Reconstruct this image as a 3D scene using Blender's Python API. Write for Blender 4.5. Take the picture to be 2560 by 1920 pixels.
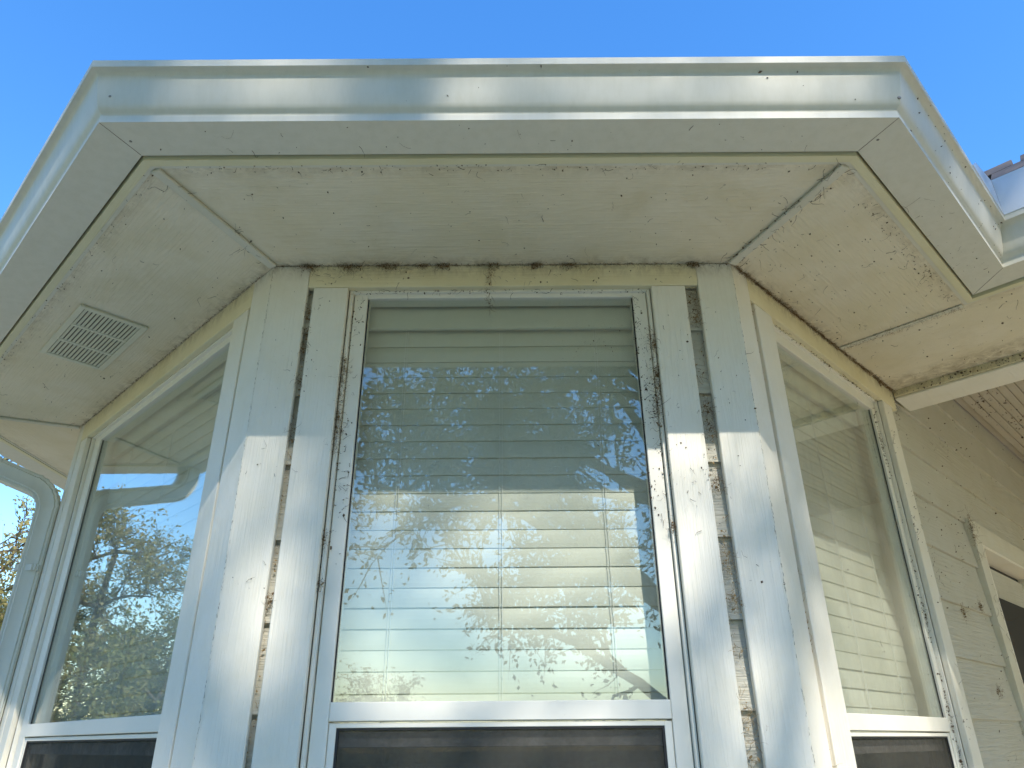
import bpy, bmesh, math, random
import numpy as np
from mathutils import Matrix, Vector
for o in list(bpy.data.objects): bpy.data.objects.remove(o)
S = bpy.context.scene
COL = S.collection
rad = math.radians
c45 = math.sqrt(.5)
# ------------------------------------------------------------------ camera
ZC = 1.45                      # eye height above the ground; all house heights below are relative to the eye
cam = bpy.data.cameras.new('camera'); camo = bpy.data.objects.new('camera', cam); COL.objects.link(camo)
cam.sensor_width = 36; cam.lens = 36*1835.18/2560; cam.clip_start = .02; cam.clip_end = 500
yw, pt, rl = rad(.1609), rad(26.05), rad(-.4665)
fw = Vector((math.sin(yw)*math.cos(pt), math.cos(yw)*math.cos(pt), math.sin(pt)))
rt = Vector((math.cos(yw), -math.sin(yw), 0)); up = rt.cross(fw)
rt, up = rt*math.cos(rl)+up*math.sin(rl), up*math.cos(rl)-rt*math.sin(rl)
camo.matrix_world = Matrix(((rt.x, up.x, -fw.x, .0177), (rt.y, up.y, -fw.y, -1.5958), (rt.z, up.z, -fw.z, ZC), (0, 0, 0, 1)))
S.camera = camo
# ------------------------------------------------------------------ sky, sun, exposure
SUN_AZ, SUN_EL = 18.0, 42.4    # degrees right of the front wall's normal, above the horizon
sd = Vector((math.sin(rad(SUN_AZ))*math.cos(rad(SUN_EL)), -math.cos(rad(SUN_AZ))*math.cos(rad(SUN_EL)), math.sin(rad(SUN_EL))))
W = bpy.data.worlds.new('World'); S.world = W; W.use_nodes = True
nt = W.node_tree
sky = nt.nodes.new('ShaderNodeTexSky'); sky.sky_type = 'NISHITA'; sky.sun_disc = False
sky.sun_elevation = rad(SUN_EL); sky.sun_rotation = rad(180-SUN_AZ)
sky.air_density = 1.55; sky.dust_density = 0.0; sky.ozone_density = 6.0
hs = nt.nodes.new('ShaderNodeHueSaturation'); hs.inputs['Saturation'].default_value = 1.24; hs.inputs['Hue'].default_value = .507
nt.links.new(sky.outputs[0], hs.inputs['Color']); nt.links.new(hs.outputs[0], nt.nodes['Background'].inputs[0]); nt.nodes['Background'].inputs[1].default_value = .15
sun = bpy.data.lights.new('sun', 'SUN'); sun.energy = 2.45; sun.angle = rad(.53); sun.color = (1, .94, .84)
suno = bpy.data.objects.new('sun', sun); COL.objects.link(suno)
suno.rotation_euler = sd.to_track_quat('Z', 'Y').to_euler()
S.view_settings.view_transform = 'Standard'; S.view_settings.look = 'None'
S.view_settings.gamma = 1; S.view_settings.exposure = 1.14
S.render.engine = 'CYCLES'
S.cycles.max_bounces = 10; S.cycles.diffuse_bounces = 6; S.cycles.transparent_max_bounces = 32
S.cycles.transmission_bounces = 8; S.cycles.glossy_bounces = 4
S.cycles.caustics_reflective = False; S.cycles.caustics_refractive = False

# ------------------------------------------------------------------ materials
def newmat(name):
    m = bpy.data.materials.new(name); m.use_nodes = True
    return m, m.node_tree, m.node_tree.nodes['Principled BSDF']
def N(t, typ, **kw):
    n = t.nodes.new(typ)
    for k, v in kw.items():
        if k.startswith('i_'):
            key = k[2:]; n.inputs[int(key) if key.isdigit() else key.replace('_', ' ')].default_value = v
        else: setattr(n, k, v)
    return n
def ramp(t, fac, p0, p1, c0=(0, 0, 0, 1), c1=(1, 1, 1, 1)):
    r = t.nodes.new('ShaderNodeValToRGB'); e = r.color_ramp.elements
    e[0].position, e[1].position = p0, p1; e[0].color, e[1].color = c0, c1
    t.links.new(fac, r.inputs[0]); return r
def mixc(t, fac, a, b):
    m = N(t, 'ShaderNodeMix', data_type='RGBA')
    for s, v in ((0, fac), (6, a), (7, b)):
        if hasattr(v, 'links') or hasattr(v, 'is_linked'): t.links.new(v, m.inputs[s])
        else: m.inputs[s].default_value = v if not isinstance(v, tuple) else (*v, 1)[:4]
    return m.outputs[2]
def coords(t, scale, rot=(0, 0, 0)):
    tc = N(t, 'ShaderNodeTexCoord'); mp = N(t, 'ShaderNodeMapping')
    mp.inputs['Scale'].default_value = scale; mp.inputs['Rotation'].default_value = rot
    t.links.new(tc.outputs['Object'], mp.inputs[0]); return mp.outputs[0]
def noise(t, vec, scale, detail=3, rough=.55, dist=0):
    n = N(t, 'ShaderNodeTexNoise', i_Scale=scale, i_Detail=detail, i_Roughness=rough, i_Distortion=dist)
    t.links.new(vec, n.inputs['Vector']); return n.outputs['Fac']
def math_(t, op, a, b=None):
    m = N(t, 'ShaderNodeMath', operation=op)
    for i, v in enumerate((a, b)):
        if v is None: continue
        if isinstance(v, (int, float)): m.inputs[i].default_value = v
        else: t.links.new(v, m.inputs[i])
    return m.outputs[0]
def bump(t, h, bsdf, strength, dist):
    b = N(t, 'ShaderNodeBump', i_Strength=strength, i_Distance=dist)
    t.links.new(h, b.inputs['Height']); t.links.new(b.outputs[0], bsdf.inputs['Normal'])

def painted_wood(name, col, axis, fine=150, strength=.5, grime=(.36, .29, .17), gr_amt=.4, swirl=0, rough=.6, dist=.0016, edge=False, top=False):
    """old white paint over rough-sawn grain running along axis"""
    m, t, b = newmat(name)
    long_, crs = .045, 1.0
    sc = {'X': (long_, crs, crs), 'Z': (crs, crs, long_), 'Y': (crs, long_, crs)}[axis]
    v = coords(t, sc)
    g1 = noise(t, v, fine, 4, .6, .9)
    g2 = noise(t, v, fine*.33, 3, .5, 1.6)
    h = math_(t, 'ADD', ramp(t, g1, .38, .62).outputs[0], math_(t, 'MULTIPLY', g2, .8))
    if swirl:
        vv = coords(t, {'X': (.22, 1, 1), 'Z': (1, 1, .22), 'Y': (1, .22, 1)}[axis])
        w = N(t, 'ShaderNodeTexNoise', i_Scale=4.2, i_Detail=1.5, i_Roughness=.45, i_Distortion=.5); t.links.new(vv, w.inputs[0])
        bands = math_(t, 'SINE', math_(t, 'MULTIPLY', w.outputs['Fac'], 150.0))
        msk = ramp(t, noise(t, vv, 2.3, 2), .45, .62).outputs[0]
        h = math_(t, 'ADD', h, math_(t, 'MULTIPLY', math_(t, 'MULTIPLY', bands, msk), swirl))
    bump(t, h, b, strength, dist)
    v2 = coords(t, (1, 1, 1))
    big = ramp(t, noise(t, v2, 5.5, 5, .65, .4), .45, .82).outputs[0]
    tone = mixc(t, math_(t, 'MULTIPLY', big, gr_amt), col, tuple(a*.86 for a in (col[0], col[1]*.97, col[2]*.86)))
    spk = ramp(t, noise(t, v2, 95, 6, .8, 1.2), .665, .72).outputs[0]
    clus = ramp(t, noise(t, v2, 9, 3), .45, .66).outputs[0]
    tone = mixc(t, math_(t, 'MULTIPLY', math_(t, 'MULTIPLY', spk, clus), gr_amt*1.6), tone, grime)
    # cloudy yellowing and smudges of old paint
    cl = ramp(t, noise(t, coords(t, (1, 1, 1)), 2.2, 4, .6, .8), .42, .7).outputs[0]
    tone = mixc(t, math_(t, 'MULTIPLY', cl, gr_amt*.5), tone, (col[0]*.93, col[1]*.90, col[2]*.78))
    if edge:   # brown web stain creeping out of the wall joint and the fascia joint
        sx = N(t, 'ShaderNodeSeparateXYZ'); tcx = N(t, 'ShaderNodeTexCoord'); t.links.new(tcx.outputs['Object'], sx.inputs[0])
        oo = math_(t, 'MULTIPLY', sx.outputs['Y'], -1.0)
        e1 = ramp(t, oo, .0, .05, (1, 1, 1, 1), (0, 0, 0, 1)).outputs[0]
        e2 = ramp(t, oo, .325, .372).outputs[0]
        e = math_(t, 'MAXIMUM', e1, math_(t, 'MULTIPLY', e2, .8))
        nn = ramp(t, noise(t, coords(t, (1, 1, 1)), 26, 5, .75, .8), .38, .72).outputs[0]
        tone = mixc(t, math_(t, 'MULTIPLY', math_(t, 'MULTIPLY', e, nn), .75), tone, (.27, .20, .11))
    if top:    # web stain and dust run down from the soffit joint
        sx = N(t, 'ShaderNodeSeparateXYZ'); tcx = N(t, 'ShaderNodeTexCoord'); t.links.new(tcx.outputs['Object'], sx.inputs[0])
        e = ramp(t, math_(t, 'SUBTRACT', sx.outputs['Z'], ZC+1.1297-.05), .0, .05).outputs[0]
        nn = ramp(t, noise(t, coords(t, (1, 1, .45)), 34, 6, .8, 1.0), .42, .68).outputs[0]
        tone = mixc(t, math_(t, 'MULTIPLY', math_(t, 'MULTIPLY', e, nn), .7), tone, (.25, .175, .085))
    t.links.new(tone, b.inputs['Base Color'])
    b.inputs['Roughness'].default_value = rough; b.inputs['Specular IOR Level'].default_value = .35
    return m
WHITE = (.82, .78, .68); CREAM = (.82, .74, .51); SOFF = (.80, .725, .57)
M = {}
M['board_v'] = painted_wood('white_board_upright', WHITE, 'Z', 110, .5, gr_amt=.6, top=True)
M['board_h'] = painted_wood('white_board_level', WHITE, 'X', 110, .35)
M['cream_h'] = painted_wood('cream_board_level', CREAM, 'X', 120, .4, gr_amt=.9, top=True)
M['fascia'] = painted_wood('fascia_paint', (.72, .67, .46), 'X', 130, .35, gr_amt=.7)
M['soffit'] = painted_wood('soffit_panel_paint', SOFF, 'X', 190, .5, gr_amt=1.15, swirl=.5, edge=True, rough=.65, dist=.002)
M['batten'] = painted_wood('soffit_batten_paint', (.68, .65, .55), 'X', 150, .3, gr_amt=.8)
M['siding'] = painted_wood('siding_paint', (.58, .56, .48), 'X', 110, .8, gr_amt=.6, swirl=.5, dist=.0022)
M['ceiling'] = painted_wood('porch_ceiling_paint', (.52, .475, .40), 'X', 120, .2, gr_amt=.8)

def enamel(name, col, rough=.34, streak=.25):
    m, t, b = newmat(name)
    v = coords(t, (1, 1, .12)); v2 = coords(t, (1, 1, 1))
    s = ramp(t, noise(t, v, 38, 5, .7), .42, .75).outputs[0]
    col2 = mixc(t, math_(t, 'MULTIPLY', s, streak), col, (col[0]*.8, col[1]*.8, col[2]*.74))
    spk = ramp(t, noise(t, v2, 120, 5, .8, 1), .69, .73).outputs[0]
    t.links.new(mixc(t, math_(t, 'MULTIPLY', spk, .6), col2, (.2, .17, .12)), b.inputs['Base Color'])
    t.links.new(math_(t, 'ADD', math_(t, 'MULTIPLY', noise(t, v2, 20, 3), .25), rough-.1), b.inputs['Roughness'])
    b.inputs['Specular IOR Level'].default_value = .3
    bump(t, noise(t, v2, 6, 3), b, .4, .005)
    return m
M['gutter'] = enamel('gutter_enamel', (.68, .655, .56), .5, .4)
M['spout'] = enamel('downspout_enamel', (.68, .68, .61), .4)
M['flash'] = enamel('splash_guard_metal', (.62, .66, .70), .3, .1)
M['vinyl'] = enamel('window_vinyl', (.82, .785, .69), .42, .08)
M['vent'] = enamel('vent_plastic', (.70, .67, .53), .5, .2)

def flat(name, col, rough=.7, var=.3, scale=20):
    m, t, b = newmat(name)
    v = coords(t, (1, 1, 1))
    f = noise(t, v, scale, 4, .65)
    t.links.new(mixc(t, f, tuple(a*(1-var) for a in col), tuple(min(1, a*(1+var)) for a in col)), b.inputs['Base Color'])
    b.inputs['Roughness'].default_value = rough
    return m
M['blind'] = flat('blind_slat', (.68, .675, .58), .5, .06, 4)
M['cord'] = flat('blind_cord', (.78, .77, .72), .8, .05)
M['room'] = flat('room_plaster', (.55, .52, .47), .9, .08, 3)
M['dark'] = flat('black_gasket', (.012, .012, .014), .6, .2)
M['mesh'] = flat('vent_mesh', (.11, .10, .07), .9, .5, 200)
M['caulk'] = flat('tan_caulk', (.5, .42, .3), .9, .4, 90)
M['patio'] = flat('patio_bounce_tan', (.70, .57, .37), .9, .12, 6)
M['lawn'] = flat('lawn_grass', (.10, .12, .04), .95, .35, 3)
M['screw'] = flat('screw_head', (.22, .2, .17), .4, .3)
def shingle_mat():
    m, t, b = newmat('weathered_shingle')
    oi = N(t, 'ShaderNodeObjectInfo'); f = noise(t, coords(t, (1, 1, 1)), 60, 4, .7)
    base = mixc(t, oi.outputs['Random'], (.075, .06, .05), (.23, .19, .16))
    t.links.new(mixc(t, math_(t, 'MULTIPLY', f, .8), base, (.06, .05, .045)), b.inputs['Base Color']); b.inputs['Roughness'].default_value = .95
    return m
M['shingle'] = shingle_mat()
M['web'] = flat('brown_cobweb', (.20, .13, .062), 1, .6, 60)
M['straw'] = flat('tan_straw', (.36, .25, .12), 1, .5, 80)
M['speck'] = flat('dark_speck', (.11, .072, .042), 1, .6, 90)

def glass_mat(name, f0, dust, tint, streak):
    m, t, b = newmat(name); t.nodes.remove(b)
    out = t.nodes['Material Output']
    tr = N(t, 'ShaderNodeBsdfTransparent'); tr.inputs[0].default_value = (*tint, 1)
    gl = N(t, 'ShaderNodeBsdfGlossy'); gl.inputs[0].default_value = (.97, 1, 1, 1); gl.inputs['Roughness'].default_value = .004
    lw = N(t, 'ShaderNodeLayerWeight', i_Blend=.5)
    p = math_(t, 'POWER', lw.outputs['Facing'], 3.3)
    fr = math_(t, 'ADD', math_(t, 'MULTIPLY', p, 1-f0), f0)
    # old panes are never quite flat
    bm = N(t, 'ShaderNodeBump', i_Strength=.018, i_Distance=.01)
    t.links.new(noise(t, coords(t, (1, 1, 1)), 5, 1), bm.inputs['Height']); t.links.new(bm.outputs[0], gl.inputs['Normal'])
    mx = N(t, 'ShaderNodeMixShader'); t.links.new(fr, mx.inputs[0]); t.links.new(tr.outputs[0], mx.inputs[1]); t.links.new(gl.outputs[0], mx.inputs[2])
    df = N(t, 'ShaderNodeBsdfDiffuse'); df.inputs[0].default_value = (.75, .74, .66, 1)
    v = coords(t, (1, 1, 1)); vs = coords(t, (1, 1, .1))
    d1 = ramp(t, noise(t, v, 3, 4, .6), .3, .8).outputs[0]
    d2 = ramp(t, noise(t, vs, 55, 5, .75), .5, .78).outputs[0]
    d3 = ramp(t, noise(t, v, 170, 3, .7), .7, .74).outputs[0]
    d = math_(t, 'ADD', math_(t, 'ADD', math_(t, 'MULTIPLY', d1, dust), math_(t, 'MULTIPLY', d2, streak)), math_(t, 'MULTIPLY', d3, dust*5))
    mx2 = N(t, 'ShaderNodeMixShader'); t.links.new(d, mx2.inputs[0]); t.links.new(mx.outputs[0], mx2.inputs[1]); t.links.new(df.outputs[0], mx2.inputs[2])
    t.links.new(mx2.outputs[0], out.inputs[0]); return m
M['glass'] = glass_mat('window_glass', .075, .02, (.955, .972, .955), .012)
M['glass_dusty'] = glass_mat('dusty_window_glass', .05, .10, (.955, .972, .955), .09)
def screen_mat():
    m, t, b = newmat('insect_screen'); t.nodes.remove(b)
    tr = N(t, 'ShaderNodeBsdfTransparent'); df = N(t, 'ShaderNodeBsdfDiffuse'); df.inputs[0].default_value = (.075, .073, .065, 1)
    v = coords(t, (1, 1, 1)); f = math_(t, 'ADD', math_(t, 'MULTIPLY', noise(t, v, 7, 6, .75), .7), .18)
    mx = N(t, 'ShaderNodeMixShader'); t.links.new(f, mx.inputs[0]); t.links.new(tr.outputs[0], mx.inputs[1]); t.links.new(df.outputs[0], mx.inputs[2])
    t.links.new(mx.outputs[0], t.nodes['Material Output'].inputs[0]); return m
M['screen'] = screen_mat()
def leaf_mat(name, cols, trans=.45):
    m, t, b = newmat(name); t.nodes.remove(b)
    v = coords(t, (1, 1, 1))
    f = noise(t, v, 6.5, 4, .8)
    r = t.nodes.new('ShaderNodeValToRGB'); e = r.color_ramp.elements
    e[0].position = .33; e[0].color = (*cols[0], 1); e[1].position = .67; e[1].color = (*cols[-1], 1)
    for i, cc in enumerate(cols[1:-1]): x = e.new(.33+.34*(i+1)/(len(cols)-1)); x.color = (*cc, 1)
    t.links.new(f, r.inputs[0])
    df = N(t, 'ShaderNodeBsdfDiffuse'); tl = N(t, 'ShaderNodeBsdfTranslucent')
    t.links.new(r.outputs[0], df.inputs[0]); t.links.new(r.outputs[0], tl.inputs[0])
    mx = N(t, 'ShaderNodeMixShader'); mx.inputs[0].default_value = trans
    t.links.new(df.outputs[0], mx.inputs[1]); t.links.new(tl.outputs[0], mx.inputs[2])
    t.links.new(mx.outputs[0], t.nodes['Material Output'].inputs[0]); return m
M['leaf_oak'] = leaf_mat('oak_leaves', [(.035, .055, .015), (.06, .085, .02), (.10, .11, .03)], .4)
M['leaf_autumn'] = leaf_mat('autumn_leaves', [(.36, .30, .12), (.47, .36, .16), (.30, .30, .10), (.52, .37, .23)], .4)
M['leaf_olive'] = leaf_mat('olive_leaves', [(.20, .23, .07), (.33, .31, .11), (.42, .33, .14)], .4)
M['bark'] = flat('grey_bark', (.12, .095, .07), .95, .4, 25)

# ------------------------------------------------------------------ object helpers
WM = {}
def put(name, me, mat, Mx=None, parent=None):
    o = bpy.data.objects.new(name, me); COL.objects.link(o)
    if mat is not None and not me.materials: me.materials.append(mat)
    Mx = Mx or Matrix.Identity(4)
    if parent:
        o.parent = parent; o.matrix_parent_inverse = WM[parent.name].inverted()
    o.matrix_basis = Mx; WM[o.name] = Mx.copy()
    return o
def mesh(name, verts, faces, smooth=False):
    me = bpy.data.meshes.new(name); me.from_pydata([tuple(v) for v in verts], [], faces); me.update()
    if smooth:
        for p in me.polygons: p.use_smooth = True
    return me
def fix(bm):
    bmesh.ops.recalc_face_normals(bm, faces=bm.faces)
def box_mesh(name, x0, x1, y0, y1, z0, z1, bev=.0015):
    bm = bmesh.new(); bmesh.ops.create_cube(bm, size=1)
    for v in bm.verts:
        v.co = ((x0+x1)/2+v.co.x*(x1-x0), (y0+y1)/2+v.co.y*(y1-y0), (z0+z1)/2+v.co.z*(z1-z0))
    if bev: bmesh.ops.bevel(bm, geom=bm.edges[:], offset=min(bev, .3*min(x1-x0, y1-y0, z1-z0)), segments=1, affect='EDGES')
    me = bpy.data.meshes.new(name); bm.to_mesh(me); bm.free(); return me
def prism_mesh(name, poly, z0, z1, bev=0):
    bm = bmesh.new(); n = len(poly)
    lo = [bm.verts.new((p[0], p[1], z0)) for p in poly]; hi = [bm.verts.new((p[0], p[1], z1)) for p in poly]
    bm.faces.new(lo); bm.faces.new(hi)
    for i in range(n): bm.faces.new((lo[i], lo[(i+1) % n], hi[(i+1) % n], hi[i]))
    fix(bm)
    if bev: bmesh.ops.bevel(bm, geom=bm.edges[:], offset=bev, segments=1, affect='EDGES')
    me = bpy.data.meshes.new(name); bm.to_mesh(me); bm.free(); return me
def tag(o, label=None, cat=None, group=None, kind=None):
    for k, v in (('label', label), ('category', cat), ('group', group), ('kind', kind)):
        if v: o[k] = v
    return o
def empty(name, loc=(0, 0, 0)):
    o = bpy.data.objects.new(name, None); COL.objects.link(o); o.location = loc; o.empty_display_size = .2
    WM[o.name] = Matrix.Translation(loc); return o

# ------------------------------------------------------------------ setting: ground
g = mesh('ground', [(-150, -150, -.004), (150, -150, -.004), (150, 150, -.004), (-150, 150, -.004)], [(0, 1, 2, 3)])
tag(put('lawn', g, M['lawn']), kind='structure')
g = box_mesh('patio', -6.5, 6.5, -6.0, 8, -.1, 0.012, .004)
tag(put('patio', g, M['patio']), kind='structure')  # unseen slab added in pale tan to bounce warm light onto the soffit

# ------------------------------------------------------------------ the house: wall lines
H = ZC+1.1297                 # soffit height
HW, SL, SR = .6, 1.5163, 1.126
P1, Q1 = Vector((-HW, 0)), Vector((HW, 0))
P2 = P1+Vector((-c45, c45))*SL
SEND, PORCH = 3.6, 3.2        # how far the right wall runs under the porch, how far the porch reaches out
# wall lines as (point, outward normal, direction to the right seen from outside)
L_HID = (P2, Vector((-1, 0)), Vector((0, -1)))
L_LEFT = (P1, Vector((-c45, -c45)), Vector((c45, -c45)))
L_FRONT = (P1, Vector((0, -1)), Vector((1, 0)))
L_RIGHT = (Q1, Vector((c45, -c45)), Vector((c45, c45)))
S0 = .6422+.396
L_PORCH = (Q1+Vector((c45, c45))*S0, Vector((-c45, -c45)), Vector((c45, -c45)))
def meet(A, B, o):
    a = A[0]+A[1]*o; b = B[0]+B[1]*o
    d1, d2 = A[2], B[2]; den = d1.x*d2.y-d1.y*d2.x; r = b-a
    return a+d1*((r.x*d2.y-r.y*d2.x)/den)
LINES = [L_HID, L_LEFT, L_FRONT, L_RIGHT, L_PORCH]
def knot(i, o):               # i = 0..5 : ends and corners of the eave path at outward offset o
    if i == 0: return L_HID[0]+L_HID[1]*o+Vector((0, 6))
    if i == 5: return L_PORCH[0]+L_PORCH[1]*o+L_PORCH[2]*(PORCH)
    return meet(LINES[i-1], LINES[i], o)
def face_frame(i):            # local x to the right, y inward, z up
    p, n, d = LINES[i]
    org = {0: knot(0, 0), 1: P2, 2: P1, 3: Q1, 4: L_PORCH[0]}[i]
    return Matrix(((d.x, -n.x, 0, org.x), (d.y, -n.y, 0, org.y), (0, 0, 1, 0), (0, 0, 0, 1)))
FR = [face_frame(i) for i in range(5)]
def wloc(i, p):               # world xy -> local xy of face i
    v = FR[i].inverted() @ Vector((p[0], p[1], 0)); return (v.x, v.y)

house = empty('house')
tag(house, 'white painted house corner with angled bay windows, deep soffit and gutter', 'house')
def part(name, me, mat, Mx=None, parent=house, label=None, kind=None):
    o = put(name, me, mat, Mx, parent)
    if label: o['label'] = label
    if kind: o['kind'] = kind
    return o
def sweep(i, prof, closed=True, smooth=False, a=None, b=None, subdiv=1):
    """prof = [(outward, z)] swept along eave segment i with mitred ends, in face frame coordinates"""
    vs = []; n = len(prof)
    for k in range(subdiv+1):
        f = k/subdiv
        for (o, z) in prof:
            s0 = wloc(i, knot(i, o))[0] if a is None else a
            s1 = wloc(i, knot(i+1, o))[0] if b is None else b
            vs.append((s0+(s1-s0)*f, -o, z))
    fs = []
    m = n if closed else n-1
    for k in range(subdiv):
        for j in range(m):
            fs.append((k*n+j, k*n+(j+1) % n, (k+1)*n+(j+1) % n, (k+1)*n+j))
    if closed: fs += [tuple(range(n)), tuple(range(subdiv*n, subdiv*n+n))]
    bm = bmesh.new(); bv = [bm.verts.new(v) for v in vs]
    for f in fs: bm.faces.new([bv[q] for q in f])
    if closed: fix(bm)
    me = bpy.data.meshes.new('sweep'); bm.to_mesh(me); bm.free()
    if smooth:
        for p in me.polygons: p.use_smooth = True
    return me

# eave: fascia, trim, soffit, gutter
E_IN = .368
for i in range(5):
    part('fascia_board', sweep(i, [(.378, H-.005), (.396, H-.005), (.396, H+.125), (.378, H+.125)]), M['fascia'], FR[i])
    part('soffit_trim', sweep(i, [(E_IN, H-.002), (.3775, H-.002), (.3775, H+.012), (E_IN, H+.012)]), M['batten'], FR[i])
def soffit(i, pts, frame=None):
    fr = FR[i if frame is None else frame]
    inv = fr.inverted()
    poly = [tuple((inv @ Vector((p.x, p.y, 0)))[:2]) for p in pts]
    return part('soffit_panel', prism_mesh('soffit', poly, H, H+.012), M['soffit'], fr)
rw = lambda s, o: Q1+Vector((c45, c45))*s+Vector((c45, -c45))*o
EI = E_IN+.003
for i in (0, 1, 2):
    soffit(i, [knot(i, -.05), knot(i, EI), knot(i+1, EI), knot(i+1, -.05)])
SEAM = S0-EI
soffit(3, [knot(3, -.05), knot(3, EI), rw(SEAM-.001, EI), rw(SEAM-.001, -.05)])
soffit(4, [rw(SEAM+.001, -.05), rw(SEAM+.001, PORCH), rw(1.14, PORCH), rw(1.14, -.05)])
def batten(a, b, w, zt=.009):
    d = (b-a); L = d.length; d.normalize()
    Mx = Matrix(((d.x, -d.y, 0, a.x), (d.y, d.x, 0, a.y), (0, 0, 1, 0), (0, 0, 0, 1)))
    part('soffit_batten', box_mesh('batten', 0, L, -w/2, w/2, H-zt, H-.0005, .002), M['batten'], Mx)
batten(knot(2, .004), knot(2, E_IN-.002), .024); batten(knot(3, .004), knot(3, E_IN-.002), .024)
batten(knot(1, .004), knot(1, E_IN-.002), .020)
batten(rw(SEAM, .004), rw(SEAM, E_IN-.004), .018, .005)

GP = [(.531, .117), (.531, .1235), (.545, .1225), (.5435, .1065), (.539, .1062), (.5335, .105), (.5295, .102), (.5275, .097), (.525, .085),
      (.521, .066), (.5165, .048), (.5125, .036), (.510, .030), (.5065, .0255), (.502, .022), (.4995, .0185), (.4995, .0155), (.500, .013), (.500, -.001), (.401, .0035), (.4005, .125)]
GCH = [(0, 1), (1, 2), (2, 3), (3, 7), (7, 17), (17, 18), (18, 19), (19, 20)]     # smooth runs between folds
GPH = [(o, H+z) for o, z in GP]
gl = ['long white gutter run over the front window, streaked with tree shade', 'white gutter run over the left window',
      'white gutter run over the right window, dirty toward the inside corner']
gut = {}
for i in range(5):
    vs_, fs_ = [], []
    for a_, b_ in GCH:
        mm = sweep(i, GPH[a_:b_+1], closed=False); n_ = len(vs_)
        vs_ += [tuple(v.co) for v in mm.vertices]; fs_ += [tuple(n_+q for q in p.vertices) for p in mm.polygons]; bpy.data.meshes.remove(mm)
    me = mesh('gutter', vs_, fs_, True)
    gobj = part('gutter', me, M['gutter'], FR[i], label={2: gl[0], 1: gl[1], 3: gl[2]}.get(i))
    gut[i] = gobj
def screw(fr, x, o, z, par, r=.006, down=False):
    bm = bmesh.new(); bmesh.ops.create_uvsphere(bm, u_segments=10, v_segments=6, radius=r)
    for v in bm.verts:
        if down: v.co.z *= .5
        else: v.co.y *= .5
        v.co += Vector((x, -o, z))
    me = bpy.data.meshes.new('screw'); bm.to_mesh(me); bm.free()
    part('screw', me, M['screw'], fr, par)
k2 = wloc(2, knot(2, .517))[0]; k3 = wloc(2, knot(3, .517))[0]
screw(FR[2], k2+.026, .5175, H+.052, gut[2], .003); screw(FR[2], k3-.004, .513, H+.040, gut[2], .0045)
screw(FR[2], wloc(2, knot(2, .445))[0]+.015, .445, H+.0015, gut[2], .0032, True)
screw(FR[3], wloc(3, knot(3, .445))[0]+.012, .445, H+.0015, gut[3], .0032, True)
# sealed mitre seams under the gutter
for kk in (2, 3, 4):
    a_, b_ = knot(kk, .403), knot(kk, .499); d_ = (b_-a_); Ls = d_.length; d_.normalize()
    Mx = Matrix(((d_.x, -d_.y, 0, a_.x), (d_.y, d_.x, 0, a_.y), (0, 0, 1, 0), (0, 0, 0, 1)))
    vs = [(0, -.0005, .0029), (0, .0005, .0029), (Ls, .0005, -.0012), (Ls, -.0005, -.0012)]
    vs = [(x, y, H+z) for x, y, z in vs]+[(x, y, H+z+.002) for x, y, z in vs]
    part('seam', mesh('seam', vs, [(0, 1, 2, 3), (7, 6, 5, 4), (0, 4, 5, 1), (1, 5, 6, 2), (2, 6, 7, 3), (3, 7, 4, 0)]), M['speck'], Mx, gut[min(kk, 3)])
# splash guard at the inside corner
par = gut[3]
kc = wloc(3, knot(4, .545))[0]
vs = [(kc-.27, -.5465, H+.122), (kc, -.5465, H+.122), (kc, -.5465, H+.24), (kc-.20, -.5465, H+.175)]
vs2 = [(x, y+.0025, z) for x, y, z in vs]
part('splash_guard', mesh('guard', vs+vs2, [(0, 1, 2, 3), (7, 6, 5, 4), (0, 4, 5, 1), (1, 5, 6, 2), (2, 6, 7, 3), (3, 7, 4, 0)]), M['flash'], FR[3], par)
kx = wloc(4, knot(4, .545))[0]
vs = [(kx+.002, -.5465, H+.122), (kx+.34, -.5465, H+.122), (kx+.34, -.5465, H+.235), (kx+.002, -.5465, H+.24)]
vs2 = [(x, y+.0025, z) for x, y, z in vs]
part('splash_guard', mesh('guard', vs+vs2, [(0, 1, 2, 3), (7, 6, 5, 4), (0, 4, 5, 1), (1, 5, 6, 2), (2, 6, 7, 3), (3, 7, 4, 0)]), M['flash'], FR[4], gut[4])

# roof
PITCH = .74
def roof_face(i, oi, PITCH=.74):
    a, b = knot(i, .43), knot(i+1, .43); d_, e_ = knot(i+1, oi), knot(i, oi)
    z0 = H+.128; z1 = z0+(.43-oi)*PITCH
    vs = [(a.x, a.y, z0), (b.x, b.y, z0), (d_.x, d_.y, z1), (e_.x, e_.y, z1)]
    vs += [(x, y, z+.012) for x, y, z in vs]
    return part('roof', mesh('roof', vs, [(0, 1, 2, 3), (7, 6, 5, 4), (0, 4, 5, 1), (1, 5, 6, 2), (2, 6, 7, 3), (3, 7, 4, 0)]), M['shingle'])
for i in (0, 1, 2, 3): roof_face(i, -1.3)
PITCH = .95
pr_ = roof_face(4, -.30, PITCH)
ridge = [knot(4, -.30), knot(5, -.30)]; back = [knot(4, -1.7), knot(5, -1.7)]; zr_ = H+.128+.73*PITCH
vs = [(p.x, p.y, zr_) for p in ridge]+[(p.x, p.y, zr_-1.4*.15) for p in (back[1], back[0])]
part('roof', mesh('roof', vs+[(x, y, z+.012) for x, y, z in vs], [(0, 1, 2, 3), (7, 6, 5, 4), (0, 4, 5, 1), (1, 5, 6, 2), (2, 6, 7, 3), (3, 7, 4, 0)]), M['shingle'])
shm = [box_mesh('shingle', -.1, .1-.004, -.155, 0, 0, .010+.004*k, .001) for k in range(4)]
rng = random.Random(5)
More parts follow.
